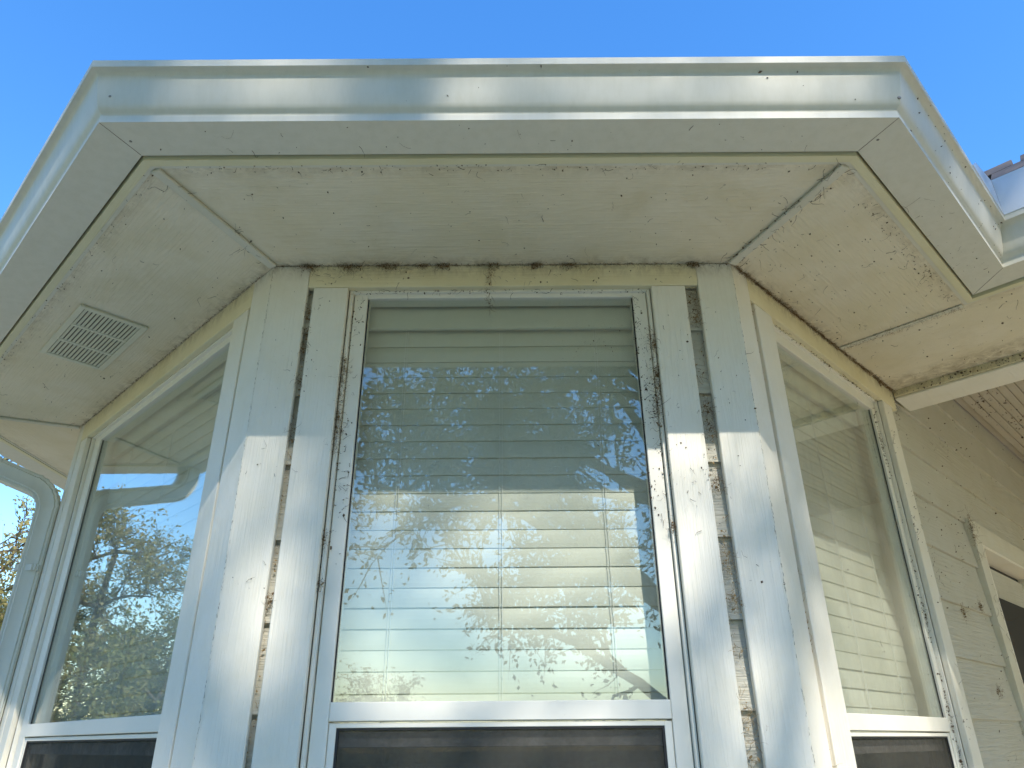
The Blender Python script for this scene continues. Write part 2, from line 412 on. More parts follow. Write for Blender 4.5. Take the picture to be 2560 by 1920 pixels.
px, py = wloc(4, knot(4, .43))
sl = math.sqrt(1+PITCH**2)
for r in range(7):
    for q in range(8):
        dist = .02+r*.14
        yy = -.43+(dist+.145)/sl; zz = H+.128+.012*1.05+(dist+.145)/sl*PITCH+.004
        xx = px-.15+q*.2+(r % 2)*.1+rng.uniform(-.02, .02)
        Mx = FR[4] @ Matrix.Translation((xx, yy, zz+rng.uniform(0, .003))) @ Matrix.Rotation(math.atan(PITCH)-.03, 4, 'X')
        part('shingle', shm[rng.randrange(4)], M['shingle'], Mx, pr_)

# ------------------------------------------------------------------ walls, boards, siding, windows
ZB = .06                      # bottom of siding above the ground
ZSILL = ZC-.95                # window sill height
lap0, lap = ZC+.055, .1765
def siding_run(i, x0, x1, z0, z1, o=-.0185):
    k = math.floor((z0-lap0)/lap)
    while lap0+k*lap < z1-.004:
        a = max(lap0+k*lap, z0); b = min(lap0+(k+1)*lap, z1)
        if b-a > .01:
            f0 = (a-(lap0+k*lap))/lap; t0 = .013*(1-f0)
            vs = [(x0, -o, a), (x1, -o, a), (x1, -o+.011, b), (x0, -o+.011, b),
                  (x0, -o+.0145, a), (x1, -o+.0145, a), (x1, -o+.0145, b), (x0, -o+.0145, b)]
            me = mesh('siding', vs, [(0, 1, 2, 3), (7, 6, 5, 4), (0, 4, 5, 1), (1, 5, 6, 2), (2, 6, 7, 3), (3, 7, 4, 0)])
            part('siding_board', me, M['siding'], FR[i])
        k += 1
def core(i, x0, x1, z0, z1):
    if x1-x0 > .005 and z1-z0 > .005:
        part('wall', box_mesh('wall', x0, x1, .035, .135, z0, z1, 0), M['room'], FR[i])
def vboard(i, name, x0, x1, z0, z1, o0=-.019, o1=0, mat='board_v', mit0=0, mit1=0, label=None):
    # optional mitre (fraction: tan of half the turn) at either side
    th = o1-o0
    poly = [(x0, -o1), (x1, -o1), (x1-mit1*th, -o0), (x0+mit0*th, -o0)]
    return part(name, prism_mesh(name, poly, z0, z1, .0018), M[mat], FR[i], label=label)
T22 = math.tan(rad(22.5))
def window(i, x0, x1, gx0, gx1, zh, gtop, gbot, glass, label):
    """opening x0..x1, visible glass gx0..gx1, header bottom zh, glass top and bottom (heights from the eye)"""
    zh, gt, gb = ZC+zh, ZC+gtop, ZC+gbot
    fr = FR[i]
    def ring(name, a0, a1, b0, b1, zt0, zt1, zb0, zb1, o0, o1, par, mat, bev=.0015):
        # left jamb a0..a1, right jamb b0..b1, head zt0..zt1, foot zb0..zb1
        bm = bmesh.new()
        for (xa, xb, za, zb) in ((a0, a1, zb0, zt1), (b0, b1, zb0, zt1), (a1, b0, zt0, zt1), (a1, b0, zb0, zb1)):
            r = bmesh.ops.create_cube(bm, size=1)
            for v in r['verts']:
                v.co = ((xa+xb)/2+v.co.x*(xb-xa), -(o0+o1)/2+v.co.y*(o1-o0), (za+zb)/2+v.co.z*(zb-za))
        bmesh.ops.bevel(bm, geom=bm.edges[:], offset=bev, segments=1, affect='EDGES')
        me = bpy.data.meshes.new(name); bm.to_mesh(me); bm.free()
        return part(name, me, M[mat], fr, par)
    win = ring('window', x0+.013, gx0, gx1, x1-.011, gt, max(gt+.03, zh+.012), ZSILL, ZSILL+.04, -.075, -.030, house, 'vinyl')
    win['label'] = label
    ring('frame_bead', x0+.002, x0+.0105, x1-.009, x1-.0015, zh-.0055, zh+.02, ZSILL-.02, ZSILL-.005, -.06, -.019, win, 'vinyl', .001)
    part('rail', box_mesh('rail', gx0+.0005, gx1-.0005, .029, .07, gb-.036, gb), M['vinyl'], fr, win)
    part('pane', box_mesh('pane', gx0-.004, gx1+.004, .040, .044, gb-.01, gt+.008, 0), M[glass], fr, win)
    for (xa, xb) in ((gx0, gx0+.003), (gx1-.003, gx1)):
        part('gasket', box_mesh('gasket', xa, xb, .0375, .0395, gb, gt, 0), M['dark'], fr, win)
    # lower sash behind an insect screen
    sf = gb-.039
    zlo = ZSILL+.042
    bmx = [(gx0+.001, gx0+.016, zlo, sf), (gx1-.016, gx1-.001, zlo, sf), (gx0+.016, gx1-.016, sf-.009, sf), (gx0+.016, gx1-.016, zlo, zlo+.009)]
    for (xa, xb, za, zb) in bmx:
        part('screen_frame', box_mesh('screen_frame', xa, xb, .034, .046, za, zb, .001), M['vinyl'], fr, win)
    for (xa, xb, za, zb) in ((gx0+.016, gx0+.021, zlo+.009, sf-.009), (gx1-.021, gx1-.016, zlo+.009, sf-.009), (gx0+.021, gx1-.021, sf-.013, sf-.009)):
        part('gasket', box_mesh('gasket', xa, xb, .036, .043, za, zb, 0), M['dark'], fr, win)
    part('insect_screen', box_mesh('screen', gx0+.021, gx1-.021, .039, .0396, zlo+.009, sf-.013, 0), M['screen'], fr, win)
    part('pane', box_mesh('pane', gx0-.004, gx1+.004, .064, .068, zlo, gb-.03, 0), M['glass'], fr, win)
    part('sash', box_mesh('sash', gx0+.018, gx1-.018, .052, .0635, sf-.045, sf-.016), M['vinyl'], fr, win)
    # rough opening liner
    for (xa, xb, za, zb) in ((x0-.012, x0-.002, ZSILL, zh+.02), (x1+.002, x1+.012, ZSILL, zh+.02)):
        part('jamb', box_mesh('jamb', xa, xb, .0355, .16, za, zb, 0), M['board_v'], fr, win)
    part('sill', box_mesh('sill', x0-.12, x1+.12, -.035, .05, ZSILL-.05, ZSILL-.021), M['board_h'], fr)
    return win
wins = {}
# ---- front wall
fx = lambda x: x+HW
ZHF, ZHS = 1.0625, 1.0525
LW = 2*HW
vboard(2, 'corner_board', 0, fx(-.504), ZB, H-.001, mit0=T22)
vboard(2, 'corner_board', fx(.506), LW, ZB, H-.001, mit1=T22)
vboard(2, 'casing_board', fx(-.488), fx(-.400), ZSILL-.02, ZC+ZHF-.001, o1=-.001)
vboard(2, 'casing_board', fx(.385), fx(.472), ZSILL-.02, ZC+ZHF-.001, o1=-.001)
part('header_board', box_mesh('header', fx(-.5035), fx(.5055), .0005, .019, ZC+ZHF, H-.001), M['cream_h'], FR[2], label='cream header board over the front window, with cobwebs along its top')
wins[2] = window(2, fx(-.400), fx(.385), fx(-.353), fx(.340), ZHF, 1.047, .077, 'glass',
                 'front window with closed blinds, reflecting tree branches and blue sky')
siding_run(2, .01, fx(-.402), ZB, H); siding_run(2, fx(.387), LW-.01, ZB, H); siding_run(2, fx(-.4015), fx(.3865), ZB, ZSILL-.05)
core(2, .02, fx(-.412), 0, H+.1); core(2, fx(.397), LW-.02, 0, H+.1); core(2, fx(-.4115), fx(.3965), 0, ZSILL-.051); core(2, fx(-.4115), fx(.3965), ZC+ZHF+.021, H+.1)
# ---- left wall (local x runs from the far end toward the front corner)
lx = lambda s: SL-s
vboard(1, 'corner_board', lx(.105), SL, ZB, H-.001, mit1=T22)
vboard(1, 'corner_board', 0, lx(1.466), ZB, H-.001, mit0=T22)
vboard(1, 'casing_board', lx(.203), lx(.118), ZSILL-.02, ZC+ZHS-.001, o1=-.001)
vboard(1, 'casing_board', lx(1.460), lx(1.395), ZSILL-.02, ZC+ZHS-.001, o1=-.001)
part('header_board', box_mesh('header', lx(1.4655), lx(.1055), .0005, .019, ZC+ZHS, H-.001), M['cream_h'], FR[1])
wins[1] = window(1, lx(1.395), lx(.203), lx(1.318), lx(.236), ZHS, 1.026, .0635, 'glass',
                 'wide window beside the downspout, reflecting autumn trees and the curved downspout')
siding_run(1, .01, lx(1.397), ZB, H); siding_run(1, lx(.201), SL-.01, ZB, H); siding_run(1, lx(1.3965), lx(.2015), ZB, ZSILL-.05)
core(1, .02, lx(1.407), 0, H+.1); core(1, lx(.191), SL-.02, 0, H+.1); core(1, lx(1.4065), lx(.1915), 0, ZSILL-.051); core(1, lx(1.4065), lx(.1915), ZC+ZHS+.021, H+.1)
# ---- right wall
vboard(3, 'corner_board', 0, .080, ZB, H-.001, mit0=T22)
vboard(3, 'casing_board', .104, .200, ZSILL-.02, ZC+ZHS-.001, o1=-.001)
vboard(3, 'casing_board', .990, 1.072, ZSILL-.02, ZC+ZHS-.001, o1=-.001)
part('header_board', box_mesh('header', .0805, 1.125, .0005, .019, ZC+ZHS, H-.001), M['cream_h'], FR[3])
part('corner_caulk', box_mesh('caulk', .0805, .1035, .012, .0195, ZB, ZC+ZHS-.001, 0), M['caulk'], FR[3])
wins[3] = window(3, .200, .990, .232, .950, ZHS, 1.014, .055, 'glass_dusty', 'dusty streaked window beside the porch, with closed blinds')
DX0, DX1, DZ = 1.80, 2.68, ZC+.69
siding_run(3, .01, .198, ZB, H); siding_run(3, .2005, .9895, ZB, ZSILL-.05)
siding_run(3, .992, DX0-.091, ZB, H+.3); siding_run(3, DX1+.091, SEND, ZB, H+.3); siding_run(3, DX0-.0905, DX1+.0905, DZ+.0855, H+.3)
core(3, .02, .188, 0, H+.1); core(3, 1.002, DX0-.02, 0, H+.4); core(3, .1885, 1.0015, 0, ZSILL-.051); core(3, .1885, 1.0015, ZC+ZHS+.021, H+.4)
core(3, DX1+.02, SEND, 0, H+.4); core(3, DX0-.0195, DX1+.0195, DZ+.02, H+.4)
# ---- far-left wall behind the downspout
LH = (knot(0, 0)-P2).length
vboard(0, 'corner_board', LH-.055, LH, ZB, H-.001, mit1=T22)
siding_run(0, 0, LH-.01, ZB, H); core(0, 0, LH-.02, 0, H+.1)
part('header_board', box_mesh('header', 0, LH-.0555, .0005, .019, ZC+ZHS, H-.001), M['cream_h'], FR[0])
# ---- door under the porch
dr = part('door', box_mesh('door', DX0+.03, DX1-.03, .075, .115, .03, DZ-.035), M['siding'], FR[3], label='storm door with a glass panel under the porch')
for (xa, xb, za, zb) in ((DX0-.09, DX0-.0005, .03, DZ+.085), (DX1+.0005, DX1+.09, .03, DZ+.085), (DX0, DX1, DZ+.0005, DZ+.085)):
    part('casing_board', box_mesh('casing', xa, xb, .004, .034, za, zb), M['batten'], FR[3])
for (xa, xb, za, zb) in ((DX0, DX0+.012, .03, DZ), (DX1-.012, DX1, .03, DZ), (DX0+.012, DX1-.012, DZ-.012, DZ)):
    part('jamb', box_mesh('jamb', xa, xb, .004, .13, za, zb), M['board_v'], FR[3], dr)
for (xa, xb, za, zb) in ((DX0+.0125, DX0+.028, .03, DZ-.013), (DX0+.028, DX1-.013, DZ-.032, DZ-.013)):
    part('gasket', box_mesh('gasket', xa, xb, .09, .125, za, zb, 0), M['dark'], FR[3], dr)
part('pane', box_mesh('pane', DX0+.13, DX1-.13, .068, .074, .3, DZ-.16, .002), M['dark'], FR[3], dr)
bmh = box_mesh('handle', DX1-.1, DX1-.06, .03, .075, 1.0, 1.12, .008); part('handle', bmh, M['dark'], FR[3], dr)
# ---- porch: beam, ceiling, floor, post, end wall
Fp = Matrix(((c45, -c45, 0, Q1.x), (c45, c45, 0, Q1.y), (0, 0, 1, 0), (0, 0, 0, 1)))   # x along the wall, -y outward
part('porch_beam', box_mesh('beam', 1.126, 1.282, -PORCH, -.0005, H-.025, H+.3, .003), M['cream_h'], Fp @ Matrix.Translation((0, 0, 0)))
part('beam_trim', box_mesh('trim', 1.131, 1.279, -PORCH, -.0005, H-.033, H-.0252, .002), M['board_h'], Fp)
pc = part('porch_ceiling', box_mesh('porch_ceiling', 1.283, SEND, -PORCH, .03, ZC+1.446, ZC+1.47, 0), M['ceiling'], Fp)
cb = box_mesh('ceiling_board', 1.284, SEND, 0, .0345, ZC+1.432, ZC+1.4455, .003)
for k in range(84):
    part('ceiling_board', cb, M['ceiling'], Fp @ Matrix.Translation((0, -.037*(k+1)-.001, 0)), pc)
part('porch_floor', box_mesh('floor', 1.15, SEND, -PORCH, -.001, 0.0, .028), M['patio'], Fp)
part('porch_post', box_mesh('post', 1.15, 1.26, -PORCH+.01, -PORCH+.12, .03, H-.034, .006), M['board_v'], Fp)
part('wall', box_mesh('wall', SEND, SEND+.1, -PORCH, .2, 0, H+.5, 0), M['board_h'], Fp)
part('wall', box_mesh('wall', -.05, LH, .13, .23, 0, .01, 0), M['room'], FR[0])
# ---- room behind the blinds
rr = [knot(0, -.14), knot(1, -.14), knot(2, -.14), knot(3, -.14), rw(SEND, -.14)]
rr_poly = [(p.x, p.y) for p in rr] + [(rr[-1].x, knot(0, 0).y)]
part('ceiling', prism_mesh('ceiling', rr_poly, H+.02, H+.06), M['room'])
part('floor', prism_mesh('floor', rr_poly, .02, .05), M['room'])
part('attic_deck', prism_mesh('deck', [(p.x, p.y) for p in (knot(0, .3), knot(1, .3), knot(2, .3), knot(3, .3), rw(SEAM-.2, .3), rw(SEAM-.2, -.05), rw(SEND, -.05))]+[(rr[-1].x, knot(0, 0).y)], H+.11, H+.122), M['room'])
part('wall', mesh('backwall', [(rr_poly[0][0], rr_poly[0][1], 0), (rr_poly[5][0], rr_poly[5][1], 0), (rr_poly[5][0], rr_poly[5][1], H+.1), (rr_poly[0][0], rr_poly[0][1], H+.1)], [(0, 1, 2, 3)]), M['room'])

# ---- downspout
def downspout():
    y0 = P2.y+.004; xs = P2.x-.042
    uh = Vector((-.924, -.383, 0))           # the offset runs along the corner's bisector to the gutter outlet
    r = .10; rise = rad(20); turn = rad(90)-rise
    zc = ZC+.86-r*math.tan(turn/2); T = .4816-.035
    path = [(0, .05), (0, ZC+.3), (0, zc)]
    n = 14
    for k in range(1, n+1): a = turn*k/n; path.append((r-r*math.cos(a), zc+r*math.sin(a)))
    t1, z1 = path[-1]
    L = (T-(r-r*math.cos(turn))-t1)/math.cos(rise)
    path += [(t1+math.cos(rise)*L*.55, z1+math.sin(rise)*L*.55), (t1+math.cos(rise)*L, z1+math.sin(rise)*L)]
    t2, z2 = path[-1]; h = rise
    for k in range(n):
        h += turn/n; st = r*turn/n; t2 += math.cos(h)*st; z2 += math.sin(h)*st; path.append((t2, z2))
    path.append((t2, H+.006))
    prof = []
    w, dd = .036, .035
    NP = 56
    for k in range(NP):
        a_ = 2*math.pi*k/NP
        ca, sa = math.cos(a_), math.sin(a_)
        e = 2/5.0
        rx = math.copysign(abs(ca)**e, ca); ry = math.copysign(abs(sa)**e, sa)
        rib = 1+.05*math.cos(14*a_)
        prof.append((rx*w*rib, ry*dd*rib))
    vs = []; fs = []
    for j, (x, z) in enumerate(path):
        p0 = path[max(j-1, 0)]; p1 = path[min(j+1, len(path)-1)]
        tg = uh*(p1[0]-p0[0])+Vector((0, 0, p1[1]-p0[1])); tg.normalize()
        lat = Vector((uh.y, -uh.x, 0)); nrm = lat.cross(tg)
        bend = 3 <= j <= 16 or j >= 19
        scl = 1.03+(.022 if j % 2 else -.022) if bend else (1.0 if j < 3 else 1.02)
        for (u, v) in prof:
            kk = 1+.06*(j % 2) if bend and u > 0 else 1
            vs.append(Vector((xs, y0, 0))+uh*x+Vector((0, 0, z))+nrm*(u*scl*kk)+lat*(v*scl))
    for j in range(len(path)-1):
        for k in range(NP): fs.append((j*NP+k, j*NP+(k+1) % NP, (j+1)*NP+(k+1) % NP, (j+1)*NP+k))
    me = mesh('downspout', vs, fs, True)
    bm = bmesh.new(); bm.from_mesh(me); fix(bm); bm.to_mesh(me); bm.free()
    ds = part('downspout', me, M['spout'], label='ribbed downspout curving up to the gutter beside the wide window')
    es = ds.modifiers.new('edges', 'EDGE_SPLIT'); es.split_angle = rad(40)
    zs = ZC+.575
    bm = bmesh.new()
    ring_o = [(x*1.13, y*1.13) for x, y in prof]; ring_i = [(x*1.03, y*1.03) for x, y in prof]
    lv = [[bm.verts.new((xs+u, y0+v, z)) for u, v in rg] for rg, z in ((ring_i, zs-.011), (ring_o, zs-.011), (ring_o, zs+.011), (ring_i, zs+.011))]
    for q in range(3):
        for k in range(NP): bm.faces.new((lv[q][k], lv[q][(k+1) % NP], lv[q+1][(k+1) % NP], lv[q+1][k]))
    fix(bm); me = bpy.data.meshes.new('strap'); bm.to_mesh(me); bm.free()
    part('strap', me, M['spout'], None, ds)
    part('strap', box_mesh('strap_tab', xs+.028, P2.x+.001, y0-.012, y0+.012, zs-.010, zs+.010, .002), M['spout'], None, ds)
downspout()

# ---- soffit vents
def vent(i, s, o, label=None):
    L_, W_ = .387, .190
    Mx = FR[i] @ Matrix.Translation((s, -o, H))
    # rounded plate with three rows of louvres
    bm = bmesh.new()
    def rr(x0, x1, y0, y1, z0, z1):
        r = bmesh.ops.create_cube(bm, size=1)
        for v in r['verts']: v.co = ((x0+x1)/2+v.co.x*(x1-x0), (y0+y1)/2+v.co.y*(y1-y0), (z0+z1)/2+v.co.z*(z1-z0))
    hx, hy, b = L_/2, W_/2, .017
    zt = -.008
    rr(-hx, hx, -hy, -hy+b, zt, -.0005); rr(-hx, hx, hy-b, hy, zt, -.0005)
    rr(-hx, -hx+b, -hy+b, hy-b, zt, -.0005); rr(hx-b, hx, -hy+b, hy-b, zt, -.0005)
    rw_ = (L_-2*b-2*.013)/3
    bars = []
    for k in (1, 2):
        x0 = -hx+b+k*rw_+(k-1)*.013; rr(x0, x0+.013, -hy+b, hy-b, zt+.001, -.0005); bars.append(x0)
    bmesh.ops.bevel(bm, geom=bm.edges[:], offset=.0018, segments=1, affect='EDGES')
    me = bpy.data.meshes.new('vent'); bm.to_mesh(me); bm.free()
    v = part('soffit_vent', me, M['vent'], Mx, label=label)
    part('backing', box_mesh('backing', -hx+.004, hx-.004, -hy+.004, hy-.004, -.0012, -.0006, 0), M['mesh'], Mx, v)
    n = 14; p = (W_-2*b)/n
    sm = bpy.data.meshes.new('slat'); bm = bmesh.new(); r = bmesh.ops.create_cube(bm, size=1)
    for q in r['verts']: q.co = (q.co.x*(rw_-.001), q.co.y*(p*.72), q.co.z*.0016)
    bmesh.ops.rotate(bm, verts=bm.verts, cent=(0, 0, 0), matrix=Matrix.Rotation(rad(12), 3, 'X'))
    bm.to_mesh(sm); bm.free()
    for r_ in range(3):
        xc = -hx+b+rw_/2+r_*(rw_+.013)
        for k in range(n):
            part('slat', sm, M['vent'], Mx @ Matrix.Translation((xc, -hy+b+p*(k+.5), -.0045)), v)
vent(1, lx(.740), .2065, 'cream louvred soffit vent over the wide window')
vent(0, LH-.62, .16, 'soffit vent partly hidden behind the far corner')

# ------------------------------------------------------------------ blinds hung inside the windows
def blind(i, x0, x1, ztop, label):
    Mx = FR[i] @ Matrix.Translation((0, .112, 0))
    b = empty('window_blind'); b.matrix_basis = Mx @ Matrix.Translation(((x0+x1)/2, 0, ZSILL)); WM[b.name] = b.matrix_basis.copy()
    tag(b, label, 'blind', 'closed white slatted blinds')
    zt = ZC+ztop
    put('headrail', box_mesh('headrail', x0, x1, -.012, .05, zt-.058, zt+.03, .003), M['blind'], Mx, b)
    put('valance', box_mesh('valance', x0-.004, x1+.004, -.024, -.013, zt-.078, zt-.012, .003), M['blind'], Mx, b)
    # curved slat cross-section, lower edge leaning toward the glass
    wv, th = .0505, .0026
    bm = bmesh.new(); loop = []
    n = 5; tilt = rad(84)
    for side in (0, 1):
        for k in range(n+1):
            f = k/n if side == 0 else 1-k/n
            u = (f-.5)*wv; h = .0022*(1-(2*f-1)**2)+(th if side else 0)
            # u runs up the slat, h outward
            y = u*math.cos(tilt)-h*math.sin(tilt); z = u*math.sin(tilt)+h*math.cos(tilt)
            loop.append((y, z))
    a = [bm.verts.new((x0, y, z)) for y, z in loop]; c = [bm.verts.new((x1, y, z)) for y, z in loop]
    for k in range(len(loop)):
        k2 = (k+1) % len(loop); bm.faces.new((a[k], a[k2], c[k2], c[k]))
    bm.faces.new(a); bm.faces.new(c); fix(bm)
    me = bpy.data.meshes.new('slat'); bm.to_mesh(me); bm.free()
    rg = random.Random(i)
    z = zt-.098; k = 0
    while z > ZSILL+.03:
        put('slat', me, M['blind'], Mx @ Matrix.Translation((0, rg.uniform(-.0006, .0006), z+rg.uniform(-.0005, .0005))) @ Matrix.Rotation(rg.uniform(-.0015, .0015), 4, 'Y') @ Matrix.Rotation(rg.uniform(-.03, .03), 4, 'X'), b)
        z -= .0445; k += 1
    put('bottom_rail', box_mesh('bottom_rail', x0, x1, -.012, .03, ZSILL+.005, ZSILL+.02, .003), M['blind'], Mx, b)
    w = x1-x0
    for f in (.16, .5, .84):
        for dx in (-.003, .003):
            put('ladder_cord', box_mesh('cord', x0+w*f+dx-.0006, x0+w*f+dx+.0006, -.0125, -.011, ZSILL+.02, zt-.07, 0), M['cord'], Mx, b)
blind(2, fx(-.372), fx(.360), 1.065, 'closed white slatted blind behind the front window glass')
blind(1, lx(1.335), lx(.225), 1.05, 'closed white slatted blind behind the wide window beside the downspout')
blind(3, .222, .965, 1.045, 'closed white slatted blind behind the dusty window beside the porch')
# ------------------------------------------------------------------ cobwebs and litter
rg = np.random.default_rng(11)
class Bits:
    def __init__(s): s.v = []; s.f = []
    def speck(s, p, r, nrm=None):
        n = len(s.v); a = rg.uniform(.35, 1.5, 3)*r
        R = np.linalg.qr(rg.normal(size=(3, 3)))[0]
        pts = np.array([[1, 0, 0], [-1, 0, 0], [0, 1, 0], [0, -1, 0], [0, 0, .6], [0, 0, -.6]])*a*rg.uniform(.7, 1.3, (6, 1))
        for q in pts @ R.T + np.array(p): s.v.append(tuple(q))
        s.f += [(n+i, n+j, n+k) for i, j, k in ((0, 2, 4), (2, 1, 4), (1, 3, 4), (3, 0, 4), (2, 0, 5), (1, 2, 5), (3, 1, 5), (0, 3, 5))]
    def strand(s, p, d, L, r, curl=.8, seg=5):
        p = np.array(p, float); d = np.array(d, float); d /= np.linalg.norm(d)+1e-9
        n0 = len(s.v)
        for k in range(seg+1):
            a = np.cross(d, [.3, .5, .8]); a /= np.linalg.norm(a)+1e-9; b = np.cross(d, a)
            rr = r*(1-.6*k/seg)
            for q in range(3):
                an = q*2.094; s.v.append(tuple(p+a*rr*math.cos(an)+b*rr*math.sin(an)))
            p = p+d*L/seg; d = d+rg.normal(size=3)*curl*.4; d /= np.linalg.norm(d)
        for k in range(seg):
            for q in range(3):
                a_, b_ = n0+k*3+q, n0+k*3+(q+1) % 3; s.f.append((a_, b_, b_+3, a_+3))
    def mesh(s, name): return mesh(name, s.v, s.f)
def fl(i, x, o, z): return FR[i] @ Vector((x, -o, z))
def on_wall(b, i, x0, x1, z0, z1, o, n, r, strands=0, clump=0, L=.02):
    x0, x1 = sorted((x0, x1)); cs = [(rg.uniform(x0, x1), rg.uniform(z0, z1)) for _ in range(max(1, clump))]
    def pick():
        if clump and rg.random() < .85:
            cx, cz = cs[rg.integers(len(cs))]; return np.clip(cx+rg.normal()*(x1-x0)*.16, x0, x1), np.clip(cz+rg.normal()*.03, z0, z1)
        return rg.uniform(x0, x1), rg.uniform(z0, z1)
    for _ in range(int(n*.75)):
        x, z = pick(); b.speck(fl(i, x, o+.0004, ZC+z), rg.uniform(.3, 1.0)**2.5*r*.8)
    for _ in range(strands):
        x, z = pick(); d = FR[i].to_3x3() @ Vector((rg.normal(), -.25*abs(rg.normal()), rg.normal()))
        b.strand(fl(i, x, o+.0015, ZC+z), d, rg.uniform(.3, 1.2)*L, rg.uniform(.0003, .0008))
def on_soffit(b, i, x0, x1, o0, o1, n, r, strands, L=.03, z=-.001):
    for _ in range(n): b.speck(fl(i, rg.uniform(x0, x1), rg.uniform(o0, o1), H+z), rg.uniform(.3, 1)**2.5*r*.75)
    for _ in range(int(strands*.45)):
        d = FR[i].to_3x3() @ Vector((rg.normal(), rg.normal(), -.12))
        b.strand(fl(i, rg.uniform(x0, x1), rg.uniform(o0, o1), H+z), d, rg.uniform(.2, 1.3)*L, rg.uniform(.0002, .0007), 1.0)
Hs = 1.1297
B = Bits()
on_wall(B, 2, fx(.338), fx(.386), .45, 1.04, -.029, 420, .0042, 60, 14)
on_wall(B, 2, fx(-.40), fx(-.36), .35, 1.04, -.029, 240, .0042, 50, 12)
on_wall(B, 2, fx(-.39), fx(.38), 1.05, 1.062, -.017, 170, .0035, 40, 0)
on_wall(B, 2, fx(.10), fx(.335), .72, 1.03, -.038, 150, .0022, 0, 5)
on_wall(B, 2, fx(-.33), fx(.335), .1, 1.0, -.038, 50, .002)
on_wall(B, 2, fx(-.5), fx(.5), 1.07, Hs, .001, 110, .0032, 26)
on_wall(B, 2, fx(.385), fx(.6), .3, 1.06, .0005, 190, .0032, 30, 10)
on_wall(B, 2, fx(-.6), fx(-.4), .3, 1.06, .0005, 80, .003, 12, 6)
for sx in (-1, 1):
    for _ in range(130):
        z = rg.uniform(-.1, 1.12); x = sx*(.6+rg.normal()*.0008)
        B.strand((x, -.0012+rg.normal()*.0006, ZC+z), (rg.normal()*.05, -.02, 1), rg.uniform(.002, .009), rg.uniform(.0002, .0005), .3, 3)
tag(put('insect_litter', B.mesh('litter'), M['speck']), 'dark insect litter specks stuck around the front window frame', 'litter', kind='stuff')
B = Bits()
on_wall(B, 2, fx(.473), fx(.505), -.1, 1.05, -.016, 170, .0045, 60, 9, .03)
on_wall(B, 2, fx(-.503), fx(-.489), -.1, 1.05, -.016, 140, .0040, 34, 9, .02)
on_wall(B, 3, .081, .103, -.1, 1.03, -.011, 260, .0045, 40, 10)
tag(put('gap_litter', B.mesh('litter'), M['straw']), 'tan straw and nest litter stuffed in the board gaps beside the front window', 'litter', kind='stuff')
B = Bits()
on_wall(B, 3, .952, .992, -.1, 1.03, -.028, 700, .0042, 60, 16)
on_wall(B, 3, .985, 1.125, .0, 1.1, .0005, 200, .0035, 26, 8)
on_wall(B, 3, .2, .98, 1.04, 1.055, -.016, 200, .0035, 40)
on_wall(B, 3, .24, .94, .1, 1.0, -.038, 90, .0022, 4)
on_wall(B, 3, 1.08, 1.72, -.1, 1.4, -.012, 240, .0046, 40, 18, .03)
on_wall(B, 3, 1.68, 1.81, -.1, .78, .001, 60, .0042, 40, 7, .05)
on_wall(B, 3, 1.2, 3.0, .8, 1.42, -.010, 110, .0060, 14, 9, .03)
tag(put('porch_litter', B.mesh('litter'), M['speck']), 'dark litter and web bits scattered over the porch siding and dusty window trim', 'litter', kind='stuff')
B = Bits()
on_soffit(B, 2, fx(-.66), fx(.66), .01, .36, 150, .0035, 70)
on_soffit(B, 1, lx(1.6), lx(-.1), .01, .36, 150, .0035, 46)
on_soffit(B, 3, .0, .62, .01, .36, 210, .0040, 90)
on_soffit(B, 3, .66, 1.12, .0, .9, 200, .0042, 50)
on_soffit(B, 3, .0, .62, .33, .366, 120, .0035, 60, .02)
on_soffit(B, 2, fx(-.7), fx(.7), .352, .377, 200, .0030, 60, .025, -.003)
on_soffit(B, 1, lx(1.6), lx(-.12), .352, .377, 150, .0032, 40, .02, -.003)
on_soffit(B, 2, fx(-.75), fx(.75), .40, .487, 60, .0030, 26, .03, -.0005)
on_soffit(B, 3, .05, .55, .40, .487, 50, .0030, 30, .04, -.0005)
for kk, ii in ((3, 3), (2, 2)):
    for _ in range(150 if kk == 3 else 50):
        o = rg.uniform(.01, .36); p = knot(kk, o)
        B.speck((p.x+rg.normal()*.012, p.y+rg.normal()*.012, H-.005), rg.uniform(.2, 1)**2*.0045)
    for _ in range(60 if kk == 3 else 14):
        o = rg.uniform(.01, .36); p = knot(kk, o)
        B.strand((p.x+rg.normal()*.012, p.y+rg.normal()*.012, H-.005), (rg.normal(), rg.normal(), -.1), .035, .0007)
for _ in range(170):
    on_wall(B, 4, 0, .001, 0, .001, -5, 0, .001)
    B.speck((*rw(1.125-rg.uniform(0, .004), rg.uniform(.0, .9)), H-rg.uniform(.0, .024)), rg.uniform(.3, 1)**2*.0045)
for _ in range(60): # gutters
    i = int(rg.choice([2, 3, 3])); q = int(rg.integers(4, 16))
    a = wloc(i, knot(i, .52))[0]; b_ = wloc(i, knot(i+1, .52))[0]
    B.speck(fl(i, rg.uniform(a, b_), GP[q][0]+.0005, H+GP[q][1]), rg.uniform(.3, 1)**2*.0042)
tag(put('soffit_litter', B.mesh('litter'), M['speck']), 'loose web strands and specks clinging under the soffit and gutter', 'litter', kind='stuff')
# porch ceiling mould spots
B = Bits()
for _ in range(300):
    cx, co = [(1.9, .10), (2.25, .05), (2.6, .12), (1.75, .2)][int(rg.integers(4))]
    p = rw(cx+rg.normal()*.14, max(.01, co+rg.normal()*.03)); B.speck((p.x, p.y, ZC+1.431), rg.uniform(.3, 1)**2*.007)
tag(put('ceiling_litter', B.mesh('litter'), M['speck']), 'dark spots of litter on the porch ceiling boards', 'litter', kind='stuff')
